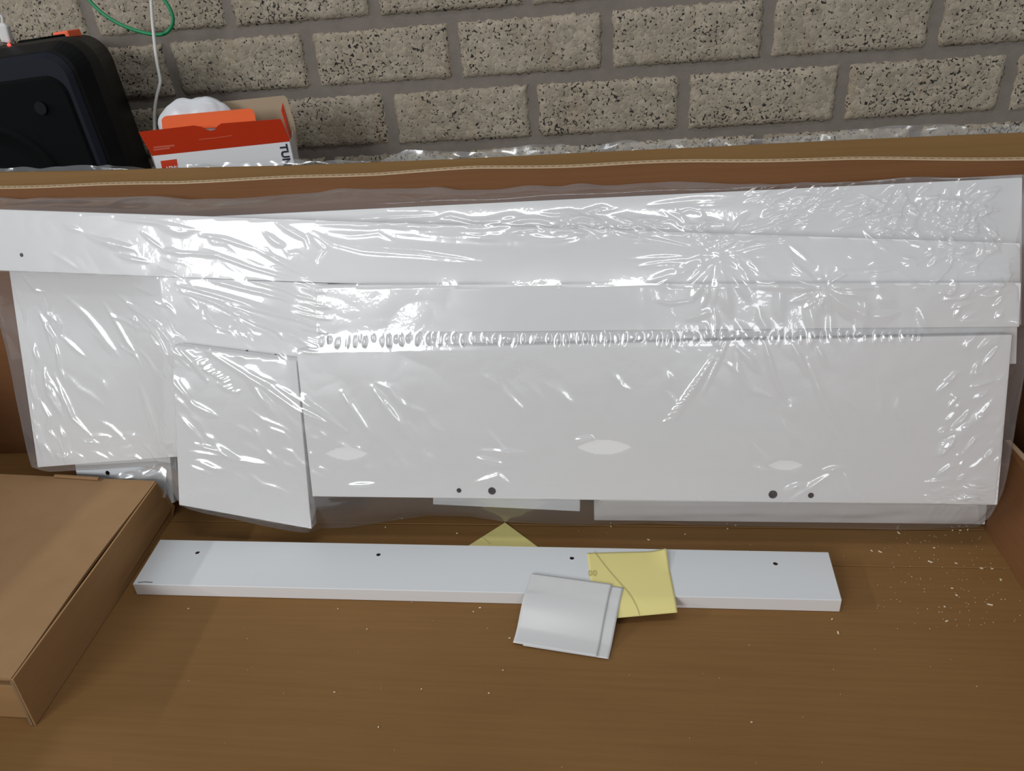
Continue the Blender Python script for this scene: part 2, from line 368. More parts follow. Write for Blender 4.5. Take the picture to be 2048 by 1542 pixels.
edge = wall_strip('liner', xs, YR+yr-.0003, zr-.0012, zr+.0002, .0013, MT['liner']); edge.parent = inner
xf = np.arange(XL, .470, .0018); yf = np.interp(xf, xs, yr); zf = np.interp(xf, xs, zr)
zig = np.where(np.arange(len(xf)) % 4 < 2, .0013, .0056)
wall_strip('flute', xf, YR+yf+zig, zf-.02, zf-.0003, .0007, MT['flute']).parent = inner
# tan flap standing behind the rear wall, its folded top higher than the rim
flap = [(-90, 349), (0, 346), (180, 343), (350, 338), (600, 331), (900, 320), (1150, 308), (1400, 297), (1700, 281), (2048, 266), (2250, 258)]
YFB = .823
fx = [ony(x, y, YFB)[0] for x, y in flap]; fz = [ony(x, y, YFB)[2] for x, y in flap]
zt = np.interp(xs, fx, fz)
child(wall_strip('rear_flap', xs, YFB+yr*.6, np.full_like(xs, .1), zt, .004, MT['tan']), carton)
# right end wall, low, leaning slightly out
mk = mk_prism('end_wall', [(.381, .66, 0), (.3985, .70, .084), (.415, .40, .088), (.43, .05, .086), (.381, .05, 0)], (.005, 0, 0), MT['carton_shaded'], bevel=.0004); child(mk, carton)
e = [Vector((.3985, .70, .084)), Vector((.415, .40, .088)), Vector((.43, .05, .086))]
bm = bmesh.new()
for a, c in zip(e, e[1:]): prism(bm, [a, c, c+Vector((.005, 0, 0)), a+Vector((.005, 0, 0))], (0, 0, .0012))
link('liner', bm_mesh('liner', bm), MT['liner']).parent = mk
child(mk_box('end_wall', XL-CT, XL, YF, YR, -CT, .211, MT['carton_shaded'], bevel=.0005), carton)
child(mk_box('front_wall', XL, .458, YF-CT, YF, -CT, .285, MT['carton_shaded'], bevel=.0005), carton)

child(mk_box('end_wall', .452, .458, YF, YR-.004, -CT, .335, MT['carton_shaded'], bevel=.0005), carton)  # outer wall added to block light and keep the slot beside the pack dark

# ------------------------------------------------------------------ the wrapped white panels (leaning pack)
def panel(name, quad, n, label, mat='white', th=.0155, px=True, cat='panel', group=None):
    st = [pst(x, y, n) for x, y in quad] if px else quad
    bm = bmesh.new(); prism(bm, [pk(s, t, n) for s, t in st], -PN*th)
    o = link(name, bm_mesh(name, bm, .0005), MT[mat]); tag(o, label, cat, group or 'white panels in the shrink wrapped pack'); return o, st
PANELS = []
def addp(*a, **k):
    o, st = panel(*a, **k); PANELS.append((a[2], st)); return o
A = addp('front_panel', [(592, 700), (2025, 670), (1995, 1010), (625, 993)], 0., 'widest front white panel with four drilled holes along its bottom edge')
Ah = []
for x, y, r in ((918, 981, .0026), (984, 982, .0041), (1546, 989, .0043), (1622, 991, .0029)):
    s, t = pst(x, y, 0); Ah.append((pk(s, t, 0), r))
drill(A, Ah, -PN, .011)
D = addp('shelf_panel', [(630, 571), (2043, 566), (2039, 654), (634, 667)], -.002, 'shiny narrow white panel just above the front panel with the drilled holes', th=.0145)
addp('spacer_panel', [(656.5, 636), (2036, 630), (2033, 728), (656.5, 744)], -.018, 'recessed white strip seen in the narrow gap above the front panel', th=.010)
C = addp('long_rail_panel', [(-90, 416), (2041, 487), (2041, 618), (-90, 538)], -.024, 'long tilted white rail across the upper left with one small hole', th=.0145)
s, t = pst(43, 510, -.024); drill(C, [(pk(s, t, -.024), .0022)], -PN, .010)
B = addp('short_panel', [(345, 690), (592.5, 722), (623, 1058), (358, 1010)], -.003, 'short tilted white panel left of the front panel, lowest corner near the carton base')
G = addp('cross_panel', [(318, 554), (655, 567.5), (655, 735), (330, 712)], -.0215, 'white panel peeking out between the long rail and the short tilted panel', th=.0145)
Gh = []
for x, y in ((494, 703), (551, 711)):
    s, t = pst(x, y, -.0215); Gh.append((pk(s, t, -.0215), .0018))
drill(G, Gh, -PN, .009)
Ep = addp('side_panel', [(14, 515), (800, 535), (800, 880), (75, 935)], -.0395, 'large white panel at the far left of the wrapped pack', th=.0135)
H = addp('back_panel', [(60, 450), (2045, 355.2), (2043, 650), (60, 720)], -.066, 'rearmost white panel whose straight top edge shows above the long rail')
s0, t0 = pst(1180, 1040, -.0505); s1, t1 = pst(1972, 1053, -.0505)
K = addp('base_rail_panel', [(-.02, .215), (.384, .215), (.382, .0212), (-.02, .0212)], -.0535, 'greyish white panel below the front panel at bottom right, standing on the carton base', px=False, th=.012)
Lp = addp('slat_panel', [(866, 960), (1160, 960), (1160, 1023), (866, 1009)], -.0185, 'thin pale sliver of panel hanging below the front panel near the yellow corner', 'cool', th=.015)
Fp = addp('foot_panel', [(143, 890), (338, 890), (348, 1006), (162, 1006)], -.055, 'cool white panel with a hole behind the flat cardboard box', 'cool', th=.0125)
s, t = pst(215, 946, -.055); drill(Fp, [(pk(s, t, -.055), .0028)], -PN, .009)

# ------------------------------------------------------------------ shrink film over the pack
def build_film():
    ds = .0026; s_min, s_max, t_min, t_max = -.73, .40, .0, .40
    ns, ntt = int((s_max-s_min)/ds)+1, int((t_max-t_min)/ds)+1
    sg = np.linspace(s_min, s_max, ns); tg = np.linspace(t_min, t_max, ntt); SG, TG = np.meshgrid(sg, tg)
    obs = np.full(SG.shape, -.10)
    for n, st in PANELS:
        inside = np.ones(SG.shape, bool); P = np.array(st); c = P.mean(0)
        for i in range(len(P)):
            a, b2 = P[i], P[(i+1) % len(P)]; cr = (b2[0]-a[0])*(TG-a[1])-(b2[1]-a[1])*(SG-a[0])
            cc = (b2[0]-a[0])*(c[1]-a[1])-(b2[1]-a[1])*(c[0]-a[0]); inside &= (cr*cc >= 0)
        obs[inside] = np.maximum(obs[inside], n)
    h = np.maximum(obs, -.05)
    for it in range(700):
        g = np.pad(h, 1, mode='edge'); m = .25*(g[:-2, 1:-1]+g[2:, 1:-1]+g[1:-1, :-2]+g[1:-1, 2:])
        h = np.maximum(obs, m-.000012)
    h += .0011
    g = np.pad(h, 1, mode='edge'); h = np.maximum(h, .25*(g[:-2, 1:-1]+g[2:, 1:-1]+g[1:-1, :-2]+g[1:-1, 2:]))
    # boundaries of the film front
    nc, nr = 900, 290
    u = np.linspace(0, 1, nc); v = np.linspace(0, 1, nr)
    sc = np.linspace(-.712, .396, nc)
    ctop = np.interp(sc, [-.698, .376], [.384, .309]); tt = np.maximum(.3705, ctop+.003)+.0012*np.sin(sc*40)*np.sin(sc*17)
    tb = np.interp(sc, [-.72, -.68, -.60, -.53, -.50, -.488, -.40, -.335, -.33, -.316, -.28, 0, .366, .392],
                   [.085, .080, .083, .087, .082, .050, .034, .021, .022, .055, .0625, .0625, .0620, .066])
    ss = np.interp(v, [0, .25, .55, .75, 1], [.021, .018, .012, .004, .002])     # right border drawn in towards the bottom
    TT = tb[None, :]+(tt-tb)[None, :]*v[:, None]
    left = np.interp(TT, [.08, .17, .29, .31, .4], [.030, .026, .022, .006, .0])
    SS = sc[None, :]+left*np.clip(1-(sc[None, :]+.712)/.15, 0, 1)-ss[:, None]*np.clip((sc[None, :]-.25)/.142, 0, 1)
    def samp(A_, s, t):
        x = np.clip((s-s_min)/ds, 0, ns-1.001); y = np.clip((t-t_min)/ds, 0, ntt-1.001)
        xi = x.astype(int); yi = y.astype(int); fx_ = x-xi; fy_ = y-yi
        return A_[yi, xi]*(1-fx_)*(1-fy_)+A_[yi, xi+1]*fx_*(1-fy_)+A_[yi+1, xi]*(1-fx_)*fy_+A_[yi+1, xi+1]*fx_*fy_
    HH = samp(h, SS, TT)
    W = np.zeros_like(HH)
    def stroke(pts, w, amp, n=-.008):
        P = np.array([pst(x, y, n) for x, y in pts]); m = w*4
        a0, a1 = P.min(0)-m, P.max(0)+m
        c0, c1 = np.searchsorted(sc, a0[0]-.03), np.searchsorted(sc, a1[0]+.03)
        sub = (slice(None), slice(max(c0, 0), min(c1, nc))); s_, t_ = SS[sub], TT[sub]
        if s_.size == 0: return
        best = np.full(s_.shape, 1e9); al = np.zeros(s_.shape); Ls = np.r_[0, np.cumsum(np.hypot(*np.diff(P, axis=0).T))]
        for i in range(len(P)-1):
            d = P[i+1]-P[i]; l2 = d@d+1e-12
            q = np.clip(((s_-P[i, 0])*d[0]+(t_-P[i, 1])*d[1])/l2, 0, 1)
            dist = np.hypot(s_-P[i, 0]-q*d[0], t_-P[i, 1]-q*d[1]); mm = dist < best
            best[mm] = dist[mm]; al[mm] = ((Ls[i]+q*math.sqrt(l2))/Ls[-1])[mm]
        tap = np.sin(np.pi*np.clip(al, .03, .97))**.7
        ww = w*(.45+.55*tap)
        W[sub] += 1.25*amp*tap*np.exp(-(best/ww)**2)
    px = .00052
    R = random.Random(11)
    def wig(p, q, k=4, j=4):
        return [(p[0]+(q[0]-p[0])*i/k+(R.uniform(-j, j) if 0 < i < k else 0), p[1]+(q[1]-p[1])*i/k+(R.uniform(-j, j) if 0 < i < k else 0)) for i in range(k+1)]
    # -- long creases read off the film
    for pts, w, a in [
        ([(215, 437), (300, 446), (385, 462)], 4, 1.3), ([(385, 470), (440, 480), (500, 500)], 4, 1.6), ([(500, 500), (560, 530), (625, 560)], 5, 1.6),
        ([(180, 478), (215, 492), (245, 498)], 6, 1.5), ([(265, 465), (290, 485), (312, 500)], 3, 1.2), ([(320, 505), (420, 512), (500, 540), (580, 562)], 4, 1.5),
        ([(215, 510), (250, 520), (282, 526)], 4, 1.3), ([(300, 450), (345, 465), (370, 463)], 7, 1.6), ([(515, 465), (540, 485), (562, 495)], 6, 1.5),
        ([(540, 445), (600, 480), (605, 495)], 5, 1.6), ([(615, 465), (660, 488), (720, 502), (840, 510), (960, 525)], 6, 1.7), ([(605, 470), (640, 500), (625, 530)], 6, 2.2),
        ([(340, 570), (420, 590), (520, 620), (600, 640)], 5, 1.7), ([(400, 560), (480, 580), (590, 605)], 4, 1.6), ([(350, 585), (420, 607), (490, 640), (560, 665), (640, 690)], 5, 1.8),
        ([(480, 560), (560, 580), (610, 598)], 4, 1.5), ([(430, 605), (520, 625), (600, 640), (640, 655)], 4, 1.5), ([(520, 650), (580, 665), (640, 690)], 4, 1.6),
        ([(205, 590), (240, 620), (290, 650), (345, 690), (380, 720)], 5, 2.0), ([(230, 620), (275, 655), (310, 690), (340, 720)], 4, 1.7), ([(240, 630), (245, 670)], 4, 1.5),
        ([(345, 660), (400, 690), (440, 705)], 4, 1.5), ([(350, 680), (390, 720), (420, 760)], 5, 1.6), ([(400, 640), (440, 655), (470, 672)], 6, 1.4),
        ([(90, 590), (140, 640), (200, 720)], 8, 1.3), ([(170, 600), (220, 690), (250, 730)], 6, 1.2), ([(330, 735), (370, 780), (400, 810)], 5, 1.3),
        ([(420, 700), (520, 760), (600, 815), (660, 840), (700, 860)], 6, 1.8), ([(560, 770), (640, 815), (700, 858)], 5, 1.6), ([(380, 800), (440, 830)], 6, 1.2),
        ([(690, 780), (720, 825), (750, 870)], 7, 1.4), ([(750, 770), (790, 825), (840, 880)], 8, 1.5), ([(20, 545), (40, 585), (60, 590)], 5, 1.5), ([(0, 580), (12, 660)], 4, 1.5),
        ([(50, 750), (60, 800), (90, 850)], 8, 1.6), ([(70, 760), (110, 850), (150, 890)], 6, 1.4), ([(250, 780), (280, 850), (300, 900)], 10, 1.3), ([(385, 900), (460, 910), (540, 930)], 5, 1.2),
        ([(395, 885), (430, 895), (480, 912)], 4, 1.3), ([(640, 440), (760, 432), (860, 428)], 4, 1.4), ([(620, 448), (700, 450), (800, 448)], 5, 1.5), ([(700, 455), (850, 470), (1000, 480), (1150, 478)], 9, 1.4),
        ([(1020, 490), (1120, 480), (1180, 466)], 9, 1.3), ([(1430, 700), (1400, 750), (1340, 840)], 7, 1.9), ([(1460, 660), (1400, 790)], 4, 1.0), ([(1470, 690), (1500, 720), (1515, 740)], 5, 1.5),
        ([(1525, 680), (1545, 750), (1570, 800)], 4, 1.4), ([(1580, 685), (1600, 720), (1612, 750)], 4, 1.6), ([(1610, 715), (1635, 780), (1680, 860)], 6, 1.2), ([(1630, 690), (1648, 730)], 4, 1.2),
        ([(1455, 505), (1500, 520), (1530, 552), (1560, 566)], 5, 2.0), ([(1470, 515), (1490, 545), (1505, 575)], 5, 1.9), ([(1568, 480), (1590, 530), (1645, 576)], 5, 2.0), ([(1572, 478), (1610, 510), (1632, 532)], 5, 1.9),
        ([(1440, 520), (1448, 580), (1460, 630)], 8, 1.7), ([(1420, 520), (1400, 560), (1380, 600)], 8, 1.2), ([(1435, 530), (1430, 570), (1425, 610)], 6, 1.2), ([(1400, 515), (1350, 545), (1300, 560)], 6, 1.2),
        ([(1645, 576), (1600, 572), (1510, 572)], 5, 1.6), ([(1645, 576), (1690, 610), (1760, 650)], 7, 1.8), ([(1645, 576), (1665, 600), (1700, 640)], 6, 1.6), ([(1648, 572), (1690, 545), (1770, 540), (1835, 525)], 4, 1.7),
        ([(1645, 576), (1640, 545), (1640, 532)], 4, 1.3), ([(1675, 535), (1688, 548), (1670, 560)], 4, 1.4), ([(1780, 510), (1830, 520), (1838, 525), (1880, 505)], 6, 1.7), ([(1645, 578), (1650, 600)], 4, 1.3),
        ([(1575, 437), (1640, 408), (1700, 395), (1735, 382)], 4, 1.6), ([(1600, 450), (1680, 420), (1780, 395)], 4, 1.4), ([(1470, 463), (1490, 440), (1510, 425)], 4, 1.4), ([(1400, 465), (1410, 445), (1435, 440)], 5, 1.5),
        ([(1480, 455), (1530, 445), (1575, 440)], 4, 1.3), ([(1380, 410), (1440, 405), (1480, 403)], 4, 1.1), ([(1560, 400), (1620, 392), (1680, 398)], 5, 1.1), ([(1300, 410), (1400, 400), (1480, 395)], 6, 1.0),
        ([(1420, 500), (1470, 485), (1560, 478), (1640, 470)], 5, 1.8), ([(1435, 510), (1380, 495), (1300, 480), (1220, 462)], 5, 1.8), ([(1200, 440), (1150, 430), (1080, 425)], 5, 1.3), ([(1170, 420), (1200, 450), (1230, 462)], 5, 1.6),
        ([(1000, 445), (1060, 438), (1100, 440)], 4, 1.2), ([(1840, 560), (1870, 560), (1905, 548)], 4, 1.3), ([(1960, 485), (1930, 510), (1905, 525)], 4, 1.3), ([(1960, 530), (1945, 550)], 4, 1.2), ([(2030, 545), (1990, 570), (1965, 582)], 4, 1.4),
        ([(1880, 598), (1920, 594), (1945, 590)], 4, 1.4), ([(1910, 432), (1980, 425), (2015, 412)], 4, 1.4), ([(1990, 685), (1970, 710), (1955, 730)], 3, 1.3), ([(1930, 770), (1960, 762), (1985, 755)], 4, 1.4),
        ([(1945, 795), (1970, 775)], 3, 1.2), ([(1980, 800), (1900, 870), (1860, 905)], 12, 1.2), ([(1640, 935), (1680, 930)], 4, 1.4), ([(1680, 935), (1700, 975), (1740, 1000)], 6, 1.6), ([(1560, 975), (1590, 965), (1610, 963)], 5, 1.5),
        ([(1660, 940), (1620, 965), (1570, 1000)], 6, 1.3), ([(700, 965), (760, 962)], 4, 1.0), ([(955, 910), (1000, 920), (1010, 925)], 5, 1.2), ([(950, 960), (1000, 945), (1030, 970)], 5, 1.0),
        ([(1310, 600), (1340, 606), (1380, 600)], 3, 1.0), ([(1150, 875), (1180, 870), (1190, 880)], 4, 1.2), ([(960, 895), (1010, 898), (1060, 900)], 4, .8)]:
        stroke(pts, w*px, a*.001)
    # -- fan of faint radial tension folds round the two pinch points
    for cx_, cy_, r0, r1, k in ((1435, 512, 20, 150, 22), (1645, 576, 14, 90, 14)):
        for i in range(k):
            a = 2*math.pi*(i+R.uniform(-.3, .3))/k; q0 = (cx_+r0*math.cos(a), cy_+r0*.7*math.sin(a)); l = R.uniform(.4, 1)*r1
            stroke(wig(q0, (cx_+l*math.cos(a)*1.2, cy_+l*math.sin(a)*.8), 3, 3), R.uniform(3, 6)*px, R.uniform(.7, 1.6)*.001)
    # -- pleats along the gap between shelf and front panel, and at the left ends
    x = 650
    while x < 1840:
        yt = 668-(x-640)*.008; sl = R.uniform(-6, 3); L_ = R.uniform(14, 30)
        stroke([(x, yt+R.uniform(-4, 3)), (x+sl*.5, yt+L_*.5), (x+sl, yt+L_)], R.uniform(2.2, 3.6)*px, R.uniform(.5, 1.3)*.001); x += R.uniform(8, 22)
    for i in range(16):
        y = 562+i*9+R.uniform(-3, 3); x0 = R.uniform(575, 600); L_ = R.uniform(40, 75)
        stroke(wig((x0, y-R.uniform(2, 10)), (x0+L_, y+R.uniform(3, 10)), 3, 2), R.uniform(2.4, 3.6)*px, R.uniform(.7, 1.3)*.001)
    for i in range(14):
        x0 = 395+i*5+R.uniform(-8, 8); y0 = 715+i*5; stroke([(x0, y0), (x0+10, y0+2), (x0+22, y0-2)], 2.4*px, R.uniform(.5, 1.1)*.001)
    for i in range(12):
        f = i/11; x0 = 1432-f*100; y0 = 705+f*130; stroke([(x0-9, y0+6), (x0, y0), (x0+9, y0-5)], 2.4*px, R.uniform(.5, 1.2)*.001)
    # -- crumpled corner top right, lower right, long band under the top edge
    def scatter(n_, box, ang, dang, l0, l1, w0, w1, a0, a1):
        for _ in range(n_):
            p = (R.uniform(box[0], box[2]), R.uniform(box[1], box[3])); a = math.radians(ang+R.uniform(-dang, dang)); l = R.uniform(l0, l1)
            stroke(wig(p, (p[0]+l*math.cos(a), p[1]+l*math.sin(a)), 3, l*.09), R.uniform(w0, w1)*px, R.uniform(a0, a1)*.001)
    scatter(150, (1740, 378, 2000, 475), -15, 70, 15, 70, 3, 6, .9, 2.4)
    scatter(55, (1480, 385, 1760, 465), -22, 15, 30, 110, 2.5, 5, .7, 1.8)
    scatter(50, (1850, 490, 2020, 650), -25, 40, 15, 70, 3, 6, .7, 1.9)
    scatter(40, (1860, 680, 1990, 960), -38, 20, 15, 60, 3, 6, .4, 1.2)
    scatter(40, (1830, 950, 1960, 1005), 3, 12, 25, 80, 2.2, 4, .5, 1.3)
    scatter(44, (1060, 420, 1420, 470), 10, 18, 30, 110, 2.5, 5, .6, 1.6)
    scatter(26, (640, 440, 1080, 470), 3, 8, 60, 160, 4, 8, .4, 1.0)
    scatter(40, (150, 560, 560, 700), 30, 14, 25, 80, 2.5, 5, .3, 1.0)
    scatter(34, (60, 600, 560, 900), 45, 16, 30, 110, 4, 9, .3, .9)
    scatter(22, (380, 720, 600, 960), 28, 14, 30, 110, 4, 8, .3, .8)
    scatter(24, (640, 740, 1300, 960), 48, 16, 30, 120, 5, 9, .2, .7)
    scatter(24, (1300, 690, 1850, 960), 60, 25, 30, 120, 5, 9, .2, .7)
    scatter(16, (80, 440, 560, 540), 20, 14, 25, 80, 3, 6, .3, .9)
    scatter(30, (1340, 480, 1840, 650), 35, 60, 30, 90, 5, 10, .6, 1.5)
    scatter(20, (20, 560, 80, 900), 72, 12, 40, 110, 3, 6, .6, 1.5)
    scatter(22, (70, 880, 330, 940), 10, 40, 20, 60, 3, 6, .4, 1.1)
    W += np.abs(vnoise(W.shape, (9, 30), 3))*.0007+np.abs(vnoise(W.shape, (26, 90), 4))*.00018
    HH = HH+W
    # -- skirts: over the top, under the bottom and round the two sides
    P = PO+SS[..., None]*np.array([1, 0, 0])+TT[..., None]*PT+HH[..., None]*PN
    rows_top, rows_bot = 26, 26
    topn = np.interp(np.linspace(0, 1, rows_top+1)[1:], [0, 1], [0, 1])
    nz1 = vnoise((rows_top, nc), (3, 60), 8); nz2 = vnoise((rows_top, nc), (5, 26), 9)
    top = []
    for i, f in enumerate(topn):
        n_ = HH[-1]*(1-f)+(-.098)*f; t_ = TT[-1]+np.interp(sc, [-.7, -.3, 0, .39], [.010, .016, .008, -.003])*math.sin(1.9*f)+(.0018*nz1[i]+.0022*nz2[i])*min(1, f*4)
        top.append(PO+SS[-1][:, None]*np.array([1, 0, 0])+t_[:, None]*PT+n_[:, None]*PN)
    bc = [(340, 1014), (420, 1022), (500, 1036), (620, 1058), (700, 1055), (780, 1042), (860, 1031), (940, 1033), (1010, 1044), (1160, 1050), (1300, 1047), (1400, 1051), (1500, 1053), (1650, 1056), (1800, 1060), (1900, 1057), (1975, 1053)]
    bp = [onz(x, y, .003) for x, y in bc]; bx_ = [p[0] for p in bp]; by_ = [p[1] for p in bp]
    nb1 = vnoise((rows_bot, nc), (4, 60), 18); nb2 = vnoise((rows_bot, nc), (6, 20), 19)
    bot = []
    left_blend = np.clip((SS[0]+.50)/.03, 0, 1)
    endY = np.interp(SS[0], bx_, by_); endP = np.stack([SS[0], endY, np.full(nc, .0030)], 1)
    endL = PO+SS[0][:, None]*np.array([1, 0, 0])+(TT[0]+.004)[:, None]*PT+np.full(nc, -.075)[:, None]*PN
    END = endP*left_blend[:, None]+endL*(1-left_blend[:, None])
    for i in range(rows_bot):
        f = (i+1)/rows_bot; w_ = math.sin(math.pi*f)
        p = P[0]*(1-f)+END*f+(.004*w_*1.0+.0014*nb1[i]*w_+.0016*nb2[i]*w_)[:, None]*PN
        p[:, 2] = np.maximum(p[:, 2], .0022)
        bot.append(p)
    ALL = np.concatenate([np.array(bot)[::-1], P, np.array(top)], 0)
    nl = 14; cl = []; crr = []
    ny = vnoise((ALL.shape[0], nl), (30, 3), 23); ny2 = vnoise((ALL.shape[0], nl), (30, 3), 24)
    for i in range(nl):
        f = (i+1)/nl
        a = ALL[:, 0].copy(); a += np.outer(np.full(len(a), -.075*f), PN)*-1*-1; a[:, 0] += .010*f-.004*math.sin(math.pi*f)+.0015*ny[:, i]; cl.append(a)
        c = ALL[:, -1].copy(); c += np.outer(np.full(len(c), -.075*f), PN); c[:, 0] += -.008*f+.002*math.sin(math.pi*f)+.0015*ny2[:, i]; crr.append(c)
    ALL = np.concatenate([np.stack(cl[::-1], 1), ALL, np.stack(crr, 1)], 1)
    ALL[..., 1] = np.minimum(ALL[..., 1], .798); ALL[..., 2] = np.maximum(ALL[..., 2], .0022)
    # vent slits: lens shaped openings
    mid = .25*(ALL[:-1, :-1]+ALL[1:, :-1]+ALL[:-1, 1:]+ALL[1:, 1:]); ms = mid[..., 0]; mt = (mid-PO)@PT
    keep = np.ones(ms.shape, bool)
    for x, y, hw, hh in ((1207, 894, 52, 15), (1570, 930, 31, 10), (692, 907, 44, 13)):
        s_, t_ = pst(x, y, .001); a = np.abs(ms-s_)/(hw*px); b2 = np.abs(mt-t_)/(hh*px)
        keep &= ~((a < 1) & (b2 < (1-a**2)))
    o = link('shrink_wrap', grid_mesh('shrink_wrap', ALL, keep), MT['film'])
    tag(o, 'wrinkled clear shrink film stretched over the stack of white panels', 'plastic film'); return o
build_film()

# ------------------------------------------------------------------ loose film tucked along the carton rim
def loose_film(name, x0, x1, Yb, line, hgt, seed, label):
    nx = max(20, int((x1-x0)/.002)); nv = 9
    X = np.linspace(x0, x1, nx); f = np.linspace(0, 1, nv)
    zz = np.interp(X, [p[0] for p in line], [p[2] for p in line])
    hv = hgt*(.55+.45*np.abs(vnoise((1, nx), (1, max(2, (x1-x0)*26)), seed)[0]))*np.clip(np.minimum(X-x0, x1-X)/.03, .05, 1)
    a = vnoise((nv, nx), (3, (x1-x0)*90), seed+1)*.0022; c = vnoise((nv, nx), (2, (x1-x0)*30), seed+2)*.003
    P = np.zeros((nv, nx, 3)); P[..., 0] = X[None]; P[..., 1] = Yb+a+c+.004*f[:, None]; P[..., 2] = zz[None]-.006+f[:, None]*(hv[None]+.006)+a*.5
    o = link(name, grid_mesh(name, P), MT['film_loose']); tag(o, label, 'plastic film', 'scraps of film along the carton rim'); return o
fl = [ony(x, y, .834) for x, y in flap]
loose_film('film_scrap', -.25, .468, .834, fl, .012, 40, 'long crinkled clear film edge along the right part of the carton rim')
loose_film('film_scrap', -.50, -.262, .836, fl, .006, 50, 'clear film edge along the carton rim below the orange retail box')
loose_film('film_scrap', -.83, -.53, .836, fl, .005, 60, 'ragged clear film edge along the carton rim below the black speaker')

# ------------------------------------------------------------------ board lying on the carton base
TB = .0149
q = [onz(320, 1079, TB), onz(1657, 1104, TB), onz(1684, 1200, TB), onz(265, 1168, TB)]
bm = bmesh.new(); prism(bm, q, (0, 0, -TB+.0016))
board = link('rail_board', bm_mesh('rail_board', bm, .0005), MT['cool'])
tag(board, 'narrow white board with four small holes lying flat on the carton base', 'board')
drill(board, [(onz(x, y, TB), .0024) for x, y in ((395, 1105), (757, 1109), (1144, 1116), (1551, 1127))], (0, 0, -1), .011)
mk_prism('edge_band', [q[3]+np.array([.0006, -.0002, -.0006]), q[2]+np.array([-.0006, -.0002, -.0006]), q[2]+np.array([-.0006, -.0002, -TB+.0006]), q[3]+np.array([.0006, -.0002, -TB+.0006])], (0, .0004, 0), MT['edge'], board)
strip('pencil_line', [onz(276, 1165, TB), onz(290, 1164, TB), onz(305, 1165, TB)], .0009, (0, 0, 1), MT['pencil'], board)

# ------------------------------------------------------------------ papers: draped sheets
def height_board(X, Y):                 # what carries a sheet at (X, Y): board top, then a drop over its front edge to the carton base
    yf = np.interp(X, [q[3][0], q[2][0]], [q[3][1], q[2][1]])
    d = Y-yf
    return np.where(d > 0, TB, TB*np.exp(-(np.clip(-d, 0, 1)/.030)**1.9))
def sheet(name, corners_xy, mat, lift, label, nu=36, nv=36, curl=None, th=.00025):
    a, b2, c, d = [np.array(p) for p in corners_xy]       # TL TR BR BL on plan
    u = np.linspace(0, 1, nu); v = np.linspace(0, 1, nv); U, V = np.meshgrid(u, v)
    XY = ((1-U)*(1-V))[..., None]*a+(U*(1-V))[..., None]*b2+(U*V)[..., None]*c+((1-U)*V)[..., None]*d
    Z = height_board(XY[..., 0], XY[..., 1])+lift
    if curl is not None: Z = Z+curl(U, V)
    P = np.concatenate([XY, Z[..., None]], -1); me = grid_mesh(name, P)
    bm = bmesh.new(); bm.from_mesh(me); bmesh.ops.solidify(bm, geom=list(bm.faces), thickness=-th) if False else None
    bm.to_mesh(me); bm.free()
    o = link(name, me, MT[mat]); md = o.modifiers.new('thickness', 'SOLIDIFY'); md.thickness = th; md.offset = 1
    if label: tag(o, label, 'paper')
    def at(x, y):                       # pixel -> point on the sheet
        z = TB+lift
        for _ in range(30):
            p = onz(x, y, z); z = .5*z+.5*float(height_board(p[0], p[1])+lift)
        p[2] = z; return p
    return o, at
def fix(x, y, lift):
    z = TB+lift
    for _ in range(40):
        p = onz(x, y, z); z = .5*z+.5*float(height_board(p[0], p[1])+lift)
    return p[:2]
# note under the board
n0 = onz(1010, 1045, .0013); dl = onz(945, 1086, .0013)-n0; dr = onz(1068, 1088, .0013)-n0
dl = dl/np.linalg.norm(dl)*.076; dr = dr/np.linalg.norm(dr)*.076
yn = mk_prism('sticky_note', [n0+np.array([0, 0, -.0002]), n0+dl+np.array([0, 0, -.0003]), n0+dl+dr+np.array([0, 0, -.0003]), n0+dr+np.array([0, 0, -.0003])], (0, 0, .0002), MT['yellow'])
# keep the hidden part below the board
tag(yn, 'yellow paper corner sticking out from under the narrow board', 'paper', 'yellow papers on the carton base')
strip('pencil_line', [onz(963, 1074, .0015), onz(972, 1080, .0015), onz(980, 1088, .0015)], .0005, (0, 0, 1), MT['pencil_faint'], yn, .00015)
lf = .0006
yc = [fix(1174, 1106, lf), fix(1332, 1096, lf+.004), fix(1355, 1225, lf), fix(1190, 1240, lf)]
ysheet, yat = sheet('sticky_note', yc, 'yellow', lf, 'yellow sticky note lying across the narrow board with a drawn curve', curl=lambda U, V: .004*np.clip(U-.75, 0, 1)**2*16*np.clip(.35-V, 0, 1)**1*2.8)
ysheet['group'] = 'yellow papers on the carton base'
strip('pencil_line', [yat(x, y)+np.array([0, 0, .0005]) for x, y in smooth_path([(1188, 1104, 0), (1212, 1135, 0), (1235, 1162, 0), (1258, 1188, 0), (1272, 1212, 0), (1279, 1231, 0)], 4) and [(p[0], p[1]) for p in smooth_path([(1188, 1104, 0), (1212, 1135, 0), (1235, 1162, 0), (1258, 1188, 0), (1272, 1212, 0), (1279, 1231, 0)], 4)]], .00055, (0, 0, 1), MT['pencil_faint'], ysheet, .0002)
for cx_ in (1180, 1189):                # the small faint 00 mark
    ring = [yat(cx_+3*math.cos(a), 1147+5*math.sin(a))+np.array([0, 0, .0005]) for a in np.linspace(0, 2*math.pi, 13)]
    strip('printed_zero', ring, .0006, (0, 0, 1), MT['pencil_faint'], ysheet, .0002)
lw_ = .0022
wc = [fix(1064, 1146, lw_), fix(1224, 1168, lw_), fix(1194, 1313, lw_), fix(1026, 1285, lw_)]
